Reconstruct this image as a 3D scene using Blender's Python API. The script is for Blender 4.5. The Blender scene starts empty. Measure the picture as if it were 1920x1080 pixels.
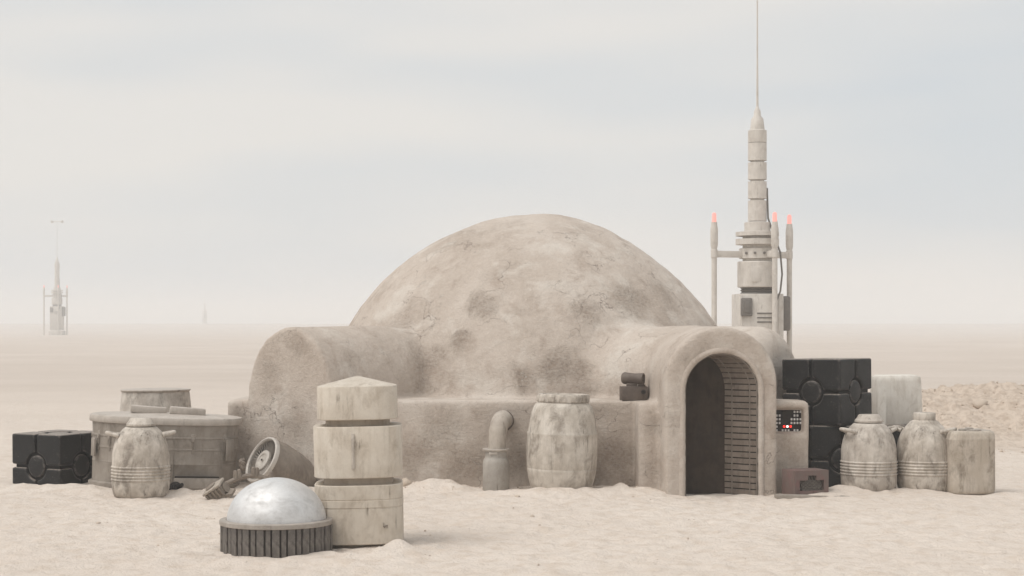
import bpy, bmesh, math, random
import numpy as np
from mathutils import Matrix, Vector, Euler
R_ = math.radians
random.seed(7)
SC = bpy.context.scene
COL = SC.collection

# ------------------------------------------------------------------ camera, sky, sun, exposure
FPX, CAMH, HOR = 3240.0, 1.8, 612.0
cam = bpy.data.cameras.new('camera'); cam.lens = 36 * FPX / 1920; cam.sensor_width = 36
cam.shift_y = (HOR - 540) / 1920; cam.clip_end = 20000; cam.clip_start = .1
co = bpy.data.objects.new('camera', cam); COL.objects.link(co)
co.location = (0, 0, CAMH); co.rotation_euler = (R_(90), 0, 0); SC.camera = co

SUN_EL, SUN_AZ = 60, -60          # elevation; azimuth measured from behind the camera, negative = left
sd = Vector((math.sin(R_(SUN_AZ)) * math.cos(R_(SUN_EL)), -math.cos(R_(SUN_AZ)) * math.cos(R_(SUN_EL)), math.sin(R_(SUN_EL))))
sl = bpy.data.lights.new('sun', 'SUN'); sl.energy = 1.5; sl.angle = R_(38); sl.color = (1, .965, .92)
so = bpy.data.objects.new('sun', sl); COL.objects.link(so)
so.rotation_euler = (-sd).to_track_quat('-Z', 'Y').to_euler(); so.location = (0, 0, 60)

W = bpy.data.worlds.new('World'); SC.world = W; W.use_nodes = True
wn = W.node_tree; wn.nodes.clear()
def wnode(t, **k):
    n = wn.nodes.new(t)
    for a, b in k.items(): setattr(n, a, b)
    return n
sky = wnode('ShaderNodeTexSky', sky_type='NISHITA', sun_disc=False)
sky.sun_elevation = R_(SUN_EL); sky.sun_rotation = math.atan2(sd.x, sd.y); sky.dust_density = 4
tc = wnode('ShaderNodeTexCoord')
mp = wnode('ShaderNodeMapping'); mp.inputs['Scale'].default_value = (1.4, 1.4, 7.0); mp.inputs['Rotation'].default_value = (0, R_(7), 0); mp.inputs['Location'].default_value = (.35, 0, .2)
n1 = wnode('ShaderNodeTexNoise'); n1.inputs['Scale'].default_value = 1.7; n1.inputs['Detail'].default_value = 2.5; n1.inputs['Roughness'].default_value = .5
rp = wnode('ShaderNodeValToRGB')
e = rp.color_ramp.elements
e[0].position = .38; e[0].color = (4.45, 4.82, 5.12, 1)
e[1].position = .60; e[1].color = (5.75, 5.6, 5.36, 1)
# ramp colours are clamped for display only; the values stay linear
mx = wnode('ShaderNodeMixRGB'); mx.inputs[0].default_value = .93
bg = wnode('ShaderNodeBackground'); bg.inputs['Strength'].default_value = .1
ow = wnode('ShaderNodeOutputWorld')
L = wn.links.new
L(tc.outputs['Generated'], mp.inputs['Vector']); L(mp.outputs[0], n1.inputs['Vector']); L(n1.outputs['Fac'], rp.inputs[0])
L(sky.outputs[0], mx.inputs[1]); L(rp.outputs[0], mx.inputs[2]); L(mx.outputs[0], bg.inputs[0]); L(bg.outputs[0], ow.inputs[0])

SC.render.engine = 'CYCLES'
SC.view_settings.view_transform = 'Standard'; SC.view_settings.look = 'None'
SC.view_settings.exposure = 0.48; SC.view_settings.gamma = 1
SC.cycles.use_denoising = True
SC.cycles.volume_bounces = 2
SC.cycles.max_bounces = 8

# ------------------------------------------------------------------ noise
_rng = np.random.default_rng(5)
_lat = _rng.random((64, 64, 64), dtype=np.float32) * 2 - 1
def vn3(x, y, z):
    x = np.asarray(x, np.float64); y = np.asarray(y, np.float64); z = np.asarray(z, np.float64)
    i, j, k = np.floor(x).astype(int), np.floor(y).astype(int), np.floor(z).astype(int)
    u, v, w = x - i, y - j, z - k
    u = u * u * (3 - 2 * u); v = v * v * (3 - 2 * v); w = w * w * (3 - 2 * w)
    i0, j0, k0 = i & 63, j & 63, k & 63; i1, j1, k1 = (i + 1) & 63, (j + 1) & 63, (k + 1) & 63
    g = _lat
    a = g[i0, j0, k0] * (1 - u) + g[i1, j0, k0] * u; b = g[i0, j1, k0] * (1 - u) + g[i1, j1, k0] * u
    c = g[i0, j0, k1] * (1 - u) + g[i1, j0, k1] * u; d = g[i0, j1, k1] * (1 - u) + g[i1, j1, k1] * u
    return (a * (1 - v) + b * v) * (1 - w) + (c * (1 - v) + d * v) * w
def vn2(x, y, s=0.0):
    return vn3(x, y, np.full(np.shape(x), 7.3 + s))

# ------------------------------------------------------------------ materials
def col(r, g, b): return (r, g, b, 1)
class Mat:
    def __init__(s, name):
        s.m = bpy.data.materials.new(name); s.m.use_nodes = True
        s.t = s.m.node_tree; s.b = s.t.nodes['Principled BSDF']
    def n(s, typ, **k):
        nd = s.t.nodes.new(typ)
        for a, v in k.items():
            if a[0] == '_': setattr(nd, a[1:], v)
            else:
                nd_in = nd.inputs[a.replace('__', ' ')] if not a[1:].isdigit() or a[0] != 'i' else nd.inputs[int(a[1:])]
                s.put(nd_in, v)
        return nd
    def put(s, sock, v):
        if hasattr(v, 'is_output') or isinstance(v, bpy.types.NodeSocket): s.t.links.new(v, sock)
        else: sock.default_value = v
    def coords(s, scale=(1, 1, 1), out='Object', loc=(0, 0, 0)):
        tcn = s.t.nodes.new('ShaderNodeTexCoord')
        m = s.t.nodes.new('ShaderNodeMapping'); m.inputs['Scale'].default_value = scale; m.inputs['Location'].default_value = loc
        s.t.links.new(tcn.outputs[out], m.inputs[0]); return m.outputs[0]
    def noise(s, vec, scale, detail=4, rough=.55, dist=0):
        return s.n('ShaderNodeTexNoise', Vector=vec, Scale=scale, Detail=detail, Roughness=rough, Distortion=dist).outputs['Fac']
    def ramp(s, fac, stops, interp='LINEAR'):
        r = s.n('ShaderNodeValToRGB', i0=fac); r.color_ramp.interpolation = interp
        es = r.color_ramp.elements
        while len(es) < len(stops): es.new(.5)
        for e_, (p, c) in zip(es, stops):
            e_.position = p; e_.color = c if len(c) == 4 else (*c, 1)
        return r.outputs[0]
    def step(s, fac, a, b):
        return s.n('ShaderNodeMapRange', i0=fac, i1=a, i2=b, i3=0.0, i4=1.0, _interpolation_type='SMOOTHSTEP').outputs[0]
    def mix(s, f, a, b, mode='MIX'):
        return s.n('ShaderNodeMixRGB', i0=f, i1=a, i2=b, _blend_type=mode).outputs[0]
    def math(s, op, a, b=0.0):
        return s.n('ShaderNodeMath', i0=a, i1=b, _operation=op).outputs[0]
    def bump(s, h, strength=.3, dist=.01, prev=None):
        k = dict(Height=h, Strength=strength, Distance=dist)
        nd = s.n('ShaderNodeBump', **k)
        if prev is not None: s.t.links.new(prev, nd.inputs['Normal'])
        return nd.outputs[0]
    def done(s, color, rough=.8, normal=None, metal=0.0, spec=.3):
        s.put(s.b.inputs['Base Color'], color); s.put(s.b.inputs['Roughness'], rough); s.put(s.b.inputs['Metallic'], metal)
        s.b.inputs['Specular IOR Level'].default_value = spec
        if normal is not None: s.t.links.new(normal, s.b.inputs['Normal'])
        return s.m

def mat_sand():
    m = Mat('sand'); v = m.coords(out='Object')
    big = m.noise(v, .35, 3); mid = m.noise(v, 5, 5, .6); fine = m.noise(v, 45, 3, .7); gr = m.noise(v, 260, 2, .7)
    c = m.ramp(big, [(.3, (.71, .625, .55)), (.7, (.77, .69, .615))])
    c = m.mix(m.step(mid, .42, .72), c, col(.655, .56, .475))
    c = m.mix(m.math('MULTIPLY', m.step(fine, .55, .8), .5), c, col(.56, .47, .385))
    c = m.mix(m.math('MULTIPLY', m.step(gr, .35, .75), .36), c, col(.44, .37, .30))
    c = m.mix(m.math('MULTIPLY', m.step(m.noise(v, 15, 4, .6), .54, .72), .45), c, col(.58, .49, .405))
    yy = m.n('ShaderNodeSeparateXYZ', i0=v).outputs['Y']      # gravelly plain beyond the yard
    far = m.math('MULTIPLY', m.step(m.math('ADD', yy, m.math('MULTIPLY', m.noise(m.coords((.06, .12, 1)), 1.0, 4), 26.0)), 30.0, 75.0), .85)
    plain = m.mix(m.step(m.noise(m.coords((.05, .09, 1)), 1.0, 6, .65), .36, .68), col(.50, .43, .37), col(.57, .50, .44))
    c = m.mix(far, c, plain)
    sx = m.n('ShaderNodeSeparateXYZ', i0=v); wob = m.math('MULTIPLY', m.math('SUBTRACT', m.noise(v, .8, 5, .7), .5), 2.2)
    bank = m.math('MULTIPLY', m.step(m.math('ADD', sx.outputs['X'], wob), 5.0, 6.6), m.math('MULTIPLY', m.step(m.math('ADD', yy, wob), 24.2, 26.2), m.math('SUBTRACT', 1.0, m.step(m.math('ADD', yy, wob), 31.5, 33.5))))
    soil = m.mix(m.step(m.noise(v, 7, 6, .75), .42, .62), col(.60, .50, .41), col(.44, .35, .275))
    c = m.mix(m.math('MULTIPLY', bank, .85), c, soil)     # freshly dug darker soil
    nb = m.bump(m.noise(v, 9, 6, .7), .8, .05); nb = m.bump(fine, .7, .016, nb); nb = m.bump(gr, .4, .003, nb)
    return m.done(c, .95, nb, spec=.15)

def mat_adobe():
    m = Mat('adobe_plaster'); v = m.coords()
    wv = m.coords((1, 1, .55))
    big = m.noise(v, .9, 4, .6, .4); mid = m.noise(wv, 3.2, 6, .68, .6); fine = m.noise(v, 26, 5, .7)
    c = m.ramp(big, [(.28, (.40, .335, .28)), (.5, (.50, .43, .37)), (.75, (.59, .53, .47))])
    c = m.mix(m.math('MULTIPLY', m.step(mid, .50, .74), .8), c, col(.34, .27, .22))
    c = m.mix(m.math('MULTIPLY', m.step(m.noise(v, 1.9, 5, .65, .3), .5, .70), .7), c, col(.62, .57, .51))
    # weathered dark patches, pitted
    pit = m.step(m.noise(m.coords((1, 1, 1.5)), 30, 5, .75, .6), .52, .60)
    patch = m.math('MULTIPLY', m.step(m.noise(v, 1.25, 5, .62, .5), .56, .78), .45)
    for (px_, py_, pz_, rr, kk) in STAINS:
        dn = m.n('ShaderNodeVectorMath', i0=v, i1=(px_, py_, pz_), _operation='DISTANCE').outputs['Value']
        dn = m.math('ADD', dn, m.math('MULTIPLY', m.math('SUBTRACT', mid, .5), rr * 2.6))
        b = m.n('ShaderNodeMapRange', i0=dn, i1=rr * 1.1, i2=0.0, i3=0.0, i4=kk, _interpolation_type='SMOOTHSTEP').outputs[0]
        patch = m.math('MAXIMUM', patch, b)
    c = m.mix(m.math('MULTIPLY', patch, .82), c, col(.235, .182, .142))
    pf = m.math('MULTIPLY', m.math('MULTIPLY', pit, m.step(fine, .30, .50)), m.math('ADD', m.math('MULTIPLY', patch, .6), .05))
    c = m.mix(pf, c, col(.15, .12, .10))
    c = m.mix(m.math('MULTIPLY', m.step(fine, .35, .72), .22), c, col(.70, .64, .57))
    grain = m.noise(v, 75, 3, .8)
    c = m.mix(m.math('MULTIPLY', m.step(grain, .53, .70), .45), c, col(.28, .23, .19))
    chip = m.math('MULTIPLY', m.step(m.noise(v, 2.6, 7, .68, .3), .665, .68), .8)      # flaked-off plaster
    c = m.mix(m.math('MULTIPLY', chip, .6), c, col(.56, .51, .45))
    # hairline cracks
    cv = m.n('ShaderNodeVectorMath', i0=v, i1=m.n('ShaderNodeVectorMath', i0=m.n('ShaderNodeTexNoise', Vector=v, Scale=2.6, Detail=5.0).outputs['Color'], i1=(.9, .9, .9), _operation='MULTIPLY').outputs[0], _operation='ADD').outputs[0]
    crk = m.n('ShaderNodeTexVoronoi', Vector=cv, Scale=1.5, _feature='DISTANCE_TO_EDGE').outputs['Distance']
    cm = m.math('MULTIPLY', m.math('SUBTRACT', 1.0, m.step(crk, .001, .009)), m.step(m.noise(v, 1.6, 3), .50, .60))
    c = m.mix(m.math('MULTIPLY', cm, .7), c, col(.20, .165, .14))
    tr = m.noise(m.coords((1.2, 1.2, 1.7)), 4.5, 7, .7, .35)
    nb = m.bump(tr, .5, .05); nb = m.bump(m.noise(v, 22, 5, .75), .55, .012, nb)
    nb = m.bump(m.math('SUBTRACT', fine, m.math('MULTIPLY', pf, 2.0)), .5, .006, nb); nb = m.bump(cm, .6, -.008, nb); nb = m.bump(chip, .7, -.012, nb)
    return m.done(c, .93, nb, spec=.15)

def mat_weathered(name, base, grime, light, streak=1.0, rough=.62, seed=0., metal=0.0):
    """dusty painted or plastic shell with vertical runs of dirt"""
    m = Mat(name); sv = m.coords((1, 1, .10), loc=(seed, seed, 0)); v = m.coords(loc=(seed, 0, seed)); v2 = m.coords((1, 1, .35), loc=(0, seed, 0))
    s1 = m.noise(sv, 26, 6, .7); s2 = m.noise(v2, 8, 7, .72, .25); f = m.noise(v, 60, 4, .7)
    c = m.mix(m.step(m.noise(v, 6, 5, .65), .35, .68), col(*base), col(*light))
    c = m.mix(m.math('MULTIPLY', m.step(s1, .47, .74), .38 * streak), c, col(*grime))
    c = m.mix(m.math('MULTIPLY', m.step(m.noise(m.coords((1, 1, .6), loc=(seed, 2, 1)), 5.5, 7, .72, .4), .47, .68), .70 * streak), c, col(*grime))
    c = m.mix(m.math('MULTIPLY', m.step(f, .6, .78), .4), c, col(*[k * .6 for k in grime]))
    dark = m.math('MULTIPLY', m.step(s1, .58, .68), m.step(m.noise(v, 5, 4), .5, .62))
    scr = m.step(m.noise(m.coords((1, 1, 3.5), loc=(seed, 1, 2)), 24, 6, .8, 1.2), .66, .70)
    c = m.mix(m.math('MULTIPLY', scr, .45 * streak), c, col(*[k * .5 for k in grime]))
    c = m.mix(m.math('MULTIPLY', dark, .85 * streak), c, col(*[k * .45 for k in grime]))
    nb = m.bump(s2, .22, .01); nb = m.bump(f, .25, .003, nb)
    return m.done(c, m.ramp(s2, [(.3, (rough - .1,) * 3), (.7, (rough + .2,) * 3)]), nb, metal=metal, spec=.3)

def mat_dark(name, base, dust=.5, rough=.5):
    m = Mat(name); v = m.coords(out='Object'); 
    f = m.noise(v, 70, 5, .75); b = m.noise(v, 5, 5, .65); sc = m.noise(m.coords((1, 1, 6)), 9, 6, .8, 2.5)
    c = m.ramp(b, [(.3, base), (.7, tuple(k * 1.7 for k in base))])
    c = m.mix(m.math('MULTIPLY', m.step(f, .62, .74), dust), c, col(.42, .37, .32))
    c = m.mix(m.math('MULTIPLY', m.step(sc, .62, .68), dust * .45), c, col(.20, .18, .165))
    c = m.mix(m.math('MULTIPLY', m.step(m.noise(v, 11, 5, .7), .55, .75), dust * .10), c, col(.42, .37, .32))
    geo = m.n('ShaderNodeNewGeometry'); up = m.n('ShaderNodeSeparateXYZ', i0=geo.outputs['Normal']).outputs['Z']
    c = m.mix(m.math('MULTIPLY', m.step(up, .45, .95), m.math('MULTIPLY', m.step(f, .3, .62), .75)), c, col(.46, .39, .33))   # settled dust
    wear = m.math('MULTIPLY', m.step(geo.outputs['Pointiness'], .515, .57), m.step(m.noise(v, 18, 5, .75), .40, .62))
    c = m.mix(m.math('MULTIPLY', wear, .55), c, col(.23, .205, .185))       # rubbed edges
    nb = m.bump(f, .25, .003)
    return m.done(c, m.ramp(b, [(.3, (rough - .1,) * 3), (.7, (rough + .2,) * 3)]), nb, spec=.22)

def mat_plain(name, c, rough=.6, metal=0.0, var=.15):
    m = Mat(name); f = m.noise(m.coords(), 22, 5, .7)
    cc = m.ramp(f, [(.3, tuple(k * (1 - var) for k in c)), (.7, tuple(min(1, k * (1 + var)) for k in c))])
    return m.done(cc, rough, m.bump(f, .15, .003), metal=metal)

def mat_silver():
    m = Mat('scuffed_silver'); v = m.coords()
    s = m.noise(m.coords((1, 1, 1.6)), 5.5, 8, .7, .3); f = m.noise(m.coords((1, 1, 3)), 38, 6, .75)
    c = m.ramp(s, [(.32, (.56, .555, .545)), (.48, (.66, .655, .65)), (.66, (.73, .73, .725))])
    c = m.mix(m.math('MULTIPLY', m.step(f, .58, .75), .35), c, col(.55, .51, .47))
    return m.done(c, m.ramp(s, [(.36, (.78,) * 3), (.6, (.60,) * 3)]), m.bump(s, .06, .01), metal=.9, spec=.5)

def mat_emit(name, c, st):
    m = Mat(name); m.b.inputs['Emission Color'].default_value = (*c, 1); m.b.inputs['Emission Strength'].default_value = st
    return m.done(col(*[k * .5 for k in c]), .4)

def P(px, py, d):
    return Vector(((px - 960) * d / FPX, d, CAMH - (py - HOR) * d / FPX))
def GD(py): return FPX * CAMH / (py - HOR)
def PX(px, d): return (px - 960) * d / FPX

def dome_hit(px, py):
    dv = Vector(((px - 960) / FPX, 1, -(py - HOR) / FPX)); t = 18.5
    while t < 24:
        p = Vector((0, 0, CAMH)) + dv * t; r = math.hypot(p.x - .286, p.y - 22.7) / 2.85; z = abs(p.z - .3) / 2.985
        if r ** 1.86 + z ** 1.86 < 1: return p
        t += .01
    return p
STAINS = []
for (a, b, r, k) in [(868, 638, .20, 1.), (905, 572, .26, .85), (1040, 690, .36, 1.), (985, 708, .22, .9), (1100, 585, .30, .8), (1085, 700, .24, .8), (1180, 560, .34, .7), (800, 690, .34, .85), (760, 610, .30, .6), (930, 520, .2, .4), (1240, 545, .3, .6)]:
    STAINS.append((*dome_hit(a, b), r, k))
for (a, b, d, r, k) in [(640, 690, 19.6, .3, .6), (548, 650, 19.4, .25, .6), (1275, 668, 18.55, .13, .8),
                        (1440, 650, 18.6, .12, .5), (1225, 800, 18.75, .16, .6), (1090, 740, 20, .3, .7), (740, 600, 20.9, .4, .5)]:
    STAINS.append((*P(a, b, d), r, k))
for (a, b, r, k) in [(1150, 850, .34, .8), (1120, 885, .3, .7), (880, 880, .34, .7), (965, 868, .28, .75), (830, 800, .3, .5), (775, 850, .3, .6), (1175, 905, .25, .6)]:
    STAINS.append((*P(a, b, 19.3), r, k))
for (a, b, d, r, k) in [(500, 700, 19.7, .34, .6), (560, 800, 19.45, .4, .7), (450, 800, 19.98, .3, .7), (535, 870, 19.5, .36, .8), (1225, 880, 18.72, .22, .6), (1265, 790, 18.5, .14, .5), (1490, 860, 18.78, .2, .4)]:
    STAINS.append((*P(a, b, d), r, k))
M_SAND = mat_sand(); M_ADOBE = mat_adobe()
M_CREAM = mat_weathered('weathered_cream', (.53, .465, .385), (.31, .25, .19), (.60, .54, .46), .8)
M_CAN = mat_weathered('weathered_can', (.41, .36, .305), (.165, .137, .112), (.60, .545, .48), 1.15)
M_CAN2 = mat_weathered('weathered_can_grey', (.42, .37, .32), (.17, .142, .118), (.58, .53, .47), 1.15, seed=3.1)
M_BARREL = mat_weathered('weathered_barrel', (.46, .41, .35), (.215, .18, .148), (.61, .56, .495), 1.1, seed=5.7)
M_WHITE = mat_weathered('weathered_white', (.66, .62, .56), (.44, .39, .33), (.72, .685, .63), .8, seed=9.3)
M_TANK = mat_weathered('tank_metal', (.27, .235, .20), (.17, .145, .12), (.34, .30, .26), .9, seed=2.2)
M_TANKL = mat_weathered('tank_lid', (.42, .375, .33), (.28, .24, .20), (.50, .45, .40), .7, seed=4.4)
M_CRATE = mat_dark('dark_crate', (.0115, .0115, .012), .75, .5)
M_CORE = mat_plain('crate_groove', (.007, .007, .0075), .7)
M_FLUTE = mat_dark('fluted_metal', (.085, .076, .068), .55, .6)
M_RIM = mat_weathered('rim_metal', (.30, .265, .23), (.17, .14, .12), (.40, .36, .32), .6)
M_SILVER = mat_silver()
M_NECK = mat_weathered('post_neck', (.40, .34, .28), (.25, .20, .15), (.46, .40, .33), .8)
M_RUST = mat_weathered('engine_rust', (.20, .165, .135), (.115, .09, .072), (.26, .22, .18), .8)
M_LIGHTM = mat_plain('dull_light_metal', (.50, .46, .415), .5, .25)
M_DARK = mat_plain('dark_recess', (.035, .03, .027), .8)
M_GADGET = mat_weathered('brown_gadget', (.115, .09, .075), (.07, .055, .045), (.16, .13, .11), .6)
M_VENT = mat_weathered('maroon_vent', (.155, .112, .10), (.16, .135, .118), (.175, .098, .09), 1.0)
M_MAST = mat_weathered('mast_paint', (.58, .54, .49), (.40, .36, .315), (.64, .60, .55), .7)
M_MASTD = mat_plain('mast_dark', (.17, .155, .14), .6)
M_TILE = mat_weathered('door_tile', (.17, .135, .108), (.10, .078, .062), (.22, .18, .148), .9)
M_RAIL = mat_plain('door_rail', (.20, .168, .14), .7)
M_MORTAR = mat_plain('door_mortar', (.03, .025, .021), .9)
M_DOOR = mat_weathered('door_dark', (.034, .023, .016), (.018, .012, .009), (.05, .035, .025), .7, rough=.85)
M_PIPE = mat_weathered('pipe_clay', (.40, .35, .30), (.23, .19, .155), (.48, .43, .37), .9)
M_ALU = mat_weathered('can_alu', (.36, .33, .295), (.24, .21, .18), (.42, .39, .35), .7)
M_STONE = mat_plain('stone', (.50, .42, .345), .95, 0, .2)
M_LAMP = mat_emit('beacon_pink', (.95, .38, .33), .62)
M_PANEL = mat_plain('panel_black', (.012, .009, .009), .45)
M_BTN = mat_plain('panel_button', (.62, .60, .58), .5)
M_RED = mat_emit('panel_red', (1.0, .03, .02), 1.4)
M_WLED = mat_emit('panel_white_led', (1.0, .85, .8), 1.6)

# ------------------------------------------------------------------ mesh helpers
class MB:
    def __init__(s): s.v = []; s.f = []
    def add(s, vs, fs, mat=None):
        o = len(s.v)
        for p in vs:
            p = Vector(p); s.v.append(mat @ p if mat is not None else p)
        s.f += [tuple(i + o for i in f) for f in fs]; return s
    def bm(s, b, mat=None):
        b.verts.index_update(); b.verts.ensure_lookup_table()
        s.add([v.co for v in b.verts], [[v.index for v in f.verts] for f in b.faces], mat); b.free(); return s
    def box(s, size, at=(0, 0, 0), rot=(0, 0, 0), bevel=0.0, seg=2):
        b = bmesh.new(); bmesh.ops.create_cube(b, size=1); bmesh.ops.scale(b, vec=size, verts=b.verts)
        if bevel: bmesh.ops.bevel(b, geom=b.edges[:], offset=bevel, segments=seg, affect='EDGES', profile=.5)
        return s.bm(b, Matrix.Translation(at) @ Euler(rot).to_matrix().to_4x4())
    def lathe(s, prof, seg=48, mat=None, plan=None, cap=True):
        """prof: (r, z) from bottom to top; plan(angle) scales the radius"""
        vs, fs, rings = [], [], []
        for r, z in prof:
            if r < 1e-6: rings.append([len(vs)]); vs.append((0, 0, z))
            else:
                ring = []
                for i in range(seg):
                    a = 2 * math.pi * i / seg; k = plan(a) if plan else (1, 1)
                    ring.append(len(vs)); vs.append((r * k[0] * math.cos(a), r * k[1] * math.sin(a), z))
                rings.append(ring)
        for A, B in zip(rings, rings[1:]):
            if len(A) == 1 and len(B) == 1: continue
            for i in range(seg):
                j = (i + 1) % seg
                if len(A) == 1: fs.append((A[0], B[j], B[i])[::-1] if False else (A[0], B[j], B[i]))
                elif len(B) == 1: fs.append((A[i], A[j], B[0]))
                else: fs.append((A[i], A[j], B[j], B[i]))
        if cap and len(rings[0]) > 1: fs.append(tuple(reversed(rings[0])))
        if cap and len(rings[-1]) > 1: fs.append(tuple(rings[-1]))
        return s.add(vs, fs, mat)
    def tube(s, path, rad, seg=12, cap=True):
        path = [Vector(p) for p in path]; n = len(path)
        rad = rad if isinstance(rad, (list, tuple)) else [rad] * n
        up = Vector((0.31, 0.17, .93)); rings = []; vs = []; fs = []
        for i, p in enumerate(path):
            t = (path[min(i + 1, n - 1)] - path[max(i - 1, 0)]).normalized()
            if i == 0:
                a = t.cross(up).normalized()
            else:
                a = (a - t * a.dot(t)).normalized()
            b = t.cross(a); ring = []
            for k in range(seg):
                q = 2 * math.pi * k / seg; ring.append(len(vs)); vs.append(p + (a * math.cos(q) + b * math.sin(q)) * rad[i])
            rings.append(ring)
        for A, B in zip(rings, rings[1:]):
            for k in range(seg):
                j = (k + 1) % seg; fs.append((A[k], A[j], B[j], B[k]))
        if cap: fs.append(tuple(reversed(rings[0]))); fs.append(tuple(rings[-1]))
        return s.add(vs, fs)
    def mesh(s, name, mat, sharp=38, smooth=True):
        me = bpy.data.meshes.new(name); me.from_pydata([tuple(v) for v in s.v], [], s.f); me.validate(); me.update()
        if mat: me.materials.append(mat)
        if smooth:
            me.shade_smooth()
            if sharp: me.set_sharp_from_angle(angle=R_(sharp))
        return me
def obj(name, me, parent=None, loc=(0, 0, 0), rot=(0, 0, 0)):
    o = bpy.data.objects.new(name, me); COL.objects.link(o); o.location = loc; o.rotation_euler = rot
    if parent: o.parent = parent
    return o
def part(name, mb, mat, parent, loc=(0, 0, 0), rot=(0, 0, 0), sharp=38, label=None, kind=None):
    o = obj(name, mb.mesh(name, mat, sharp), parent, loc, rot)
    if label: o['label'] = label
    if kind: o['kind'] = kind
    return o
def tag(o, label, cat, group=None):
    o['label'] = label; o['category'] = cat
    if group: o['group'] = group
    return o
def thing(name, label, cat, loc, rot=(0, 0, 0), group=None):
    return tag(obj(name, None, None, loc, rot), label, cat, group)
def copy_tree(o, parent=None):
    c = o.copy(); COL.objects.link(c); c.parent = parent
    for ch in [x for x in bpy.data.objects if x.parent == o]: copy_tree(ch, c)
    return c
def sup(n, bx=1., by=1.):
    def f(a):
        c, s_ = abs(math.cos(a)), abs(math.sin(a)); k = (c ** n + s_ ** n) ** (-1 / n)
        return (k * bx, k * by)
    return f

def surface_nets(f, org, h):
    f = f.copy(); f[0], f[-1], f[:, 0], f[:, -1], f[:, :, 0], f[:, :, -1] = [np.abs(q) + 1e-3 for q in (f[0], f[-1], f[:, 0], f[:, -1], f[:, :, 0], f[:, :, -1])]
    s = f < 0; cs = tuple(k - 1 for k in f.shape)
    acc = np.zeros(cs + (3,), np.float32); cnt = np.zeros(cs, np.float32); quads = []
    for ax in range(3):
        sl0 = [slice(None)] * 3; sl1 = [slice(None)] * 3; sl0[ax] = slice(0, -1); sl1[ax] = slice(1, None)
        e_ = s[tuple(sl0)] != s[tuple(sl1)]; I = np.argwhere(e_)
        a = f[tuple(sl0)][e_]; b = f[tuple(sl1)][e_]; t = a / (a - b)
        pos = I.astype(np.float32); pos[:, ax] += t
        u, v = (ax + 1) % 3, (ax + 2) % 3; cells = []
        for du, dv in ((-1, -1), (0, -1), (0, 0), (-1, 0)):
            c = I.copy(); c[:, u] += du; c[:, v] += dv; cells.append(c)
            np.add.at(acc, (c[:, 0], c[:, 1], c[:, 2]), pos); np.add.at(cnt, (c[:, 0], c[:, 1], c[:, 2]), 1)
        flip = a >= 0
        quads.append((cells, flip))
    m = cnt > 0; idx = np.full(cs, -1, np.int64); idx[m] = np.arange(m.sum())
    V = acc[m] / cnt[m][:, None] * h + np.asarray(org)
    F = []
    for cells, flip in quads:
        q = np.stack([idx[c[:, 0], c[:, 1], c[:, 2]] for c in cells], 1); q[flip] = q[flip][:, ::-1]; F.append(q)
    return V, np.concatenate(F)
def smin(a, b, k):
    h = np.clip(.5 + .5 * (b - a) / k, 0, 1); return b * (1 - h) + a * h - k * h * (1 - h)
def np_mesh(name, V, F, mat, smooth=True):
    me = bpy.data.meshes.new(name); me.vertices.add(len(V)); me.vertices.foreach_set('co', np.asarray(V, np.float32).ravel())
    n = F.shape[1]; me.loops.add(F.size); me.loops.foreach_set('vertex_index', F.astype(np.int32).ravel())
    me.polygons.add(len(F)); me.polygons.foreach_set('loop_start', np.arange(0, F.size, n, dtype=np.int32)); me.polygons.foreach_set('loop_total', np.full(len(F), n, np.int32))
    me.update(calc_edges=True); me.validate(); me.materials.append(mat)
    if smooth: me.shade_smooth()
    return me

# ------------------------------------------------------------------ ground
MOUNDS = [  # px, d, rx, ry, height
    (95, 18.85, .45, .22, .075), (40, 18.9, .25, .2, .06), (160, 18.75, .28, .25, .05), (190, 18.5, .2, .2, .05), (350, 18.5, .35, .25, .045), (330, 18.6, .2, .2, .03),
    (738, 13.72, .22, .16, .075), (780, 13.75, .26, .14, .03), (700, 13.55, .25, .12, .035), (640, 13.15, .14, .1, .05), (420, 13.2, .12, .12, .035), (560, 13.1, .2, .1, .03), (470, 13.15, .12, .1, .03),
    (822, 19.0, .2, .2, .13), (860, 18.9, .18, .18, .07), (775, 19.05, .2, .2, .08), (800, 19.1, .3, .2, .05), (700, 19.0, .4, .25, .05),
    (1005, 18.35, .3, .22, .07), (1060, 18.35, .32, .2, .06), (980, 18.7, .16, .2, .06), (1110, 18.6, .25, .2, .07), (1165, 18.75, .10, .13, .12), (1150, 18.7, .2, .2, .05), (1200, 18.6, .2, .18, .065), (1230, 18.55, .2, .14, .045),
    (935, 18.55, .2, .15, .05), (1600, 18.75, .35, .25, .06), (1540, 18.55, .35, .2, .05), (1500, 18.3, .3, .1, .02), (1690, 18.8, .3, .2, .05), (1720, 18.55, .2, .2, .03),
    (1290, 19.0, .5, .9, -.03), (1340, 18.2, .6, .25, -.01), (480, 18.3, .5, .3, .04), (575, 18.8, .3, .25, .05), (445, 18.0, .3, .2, .03)]
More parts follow.
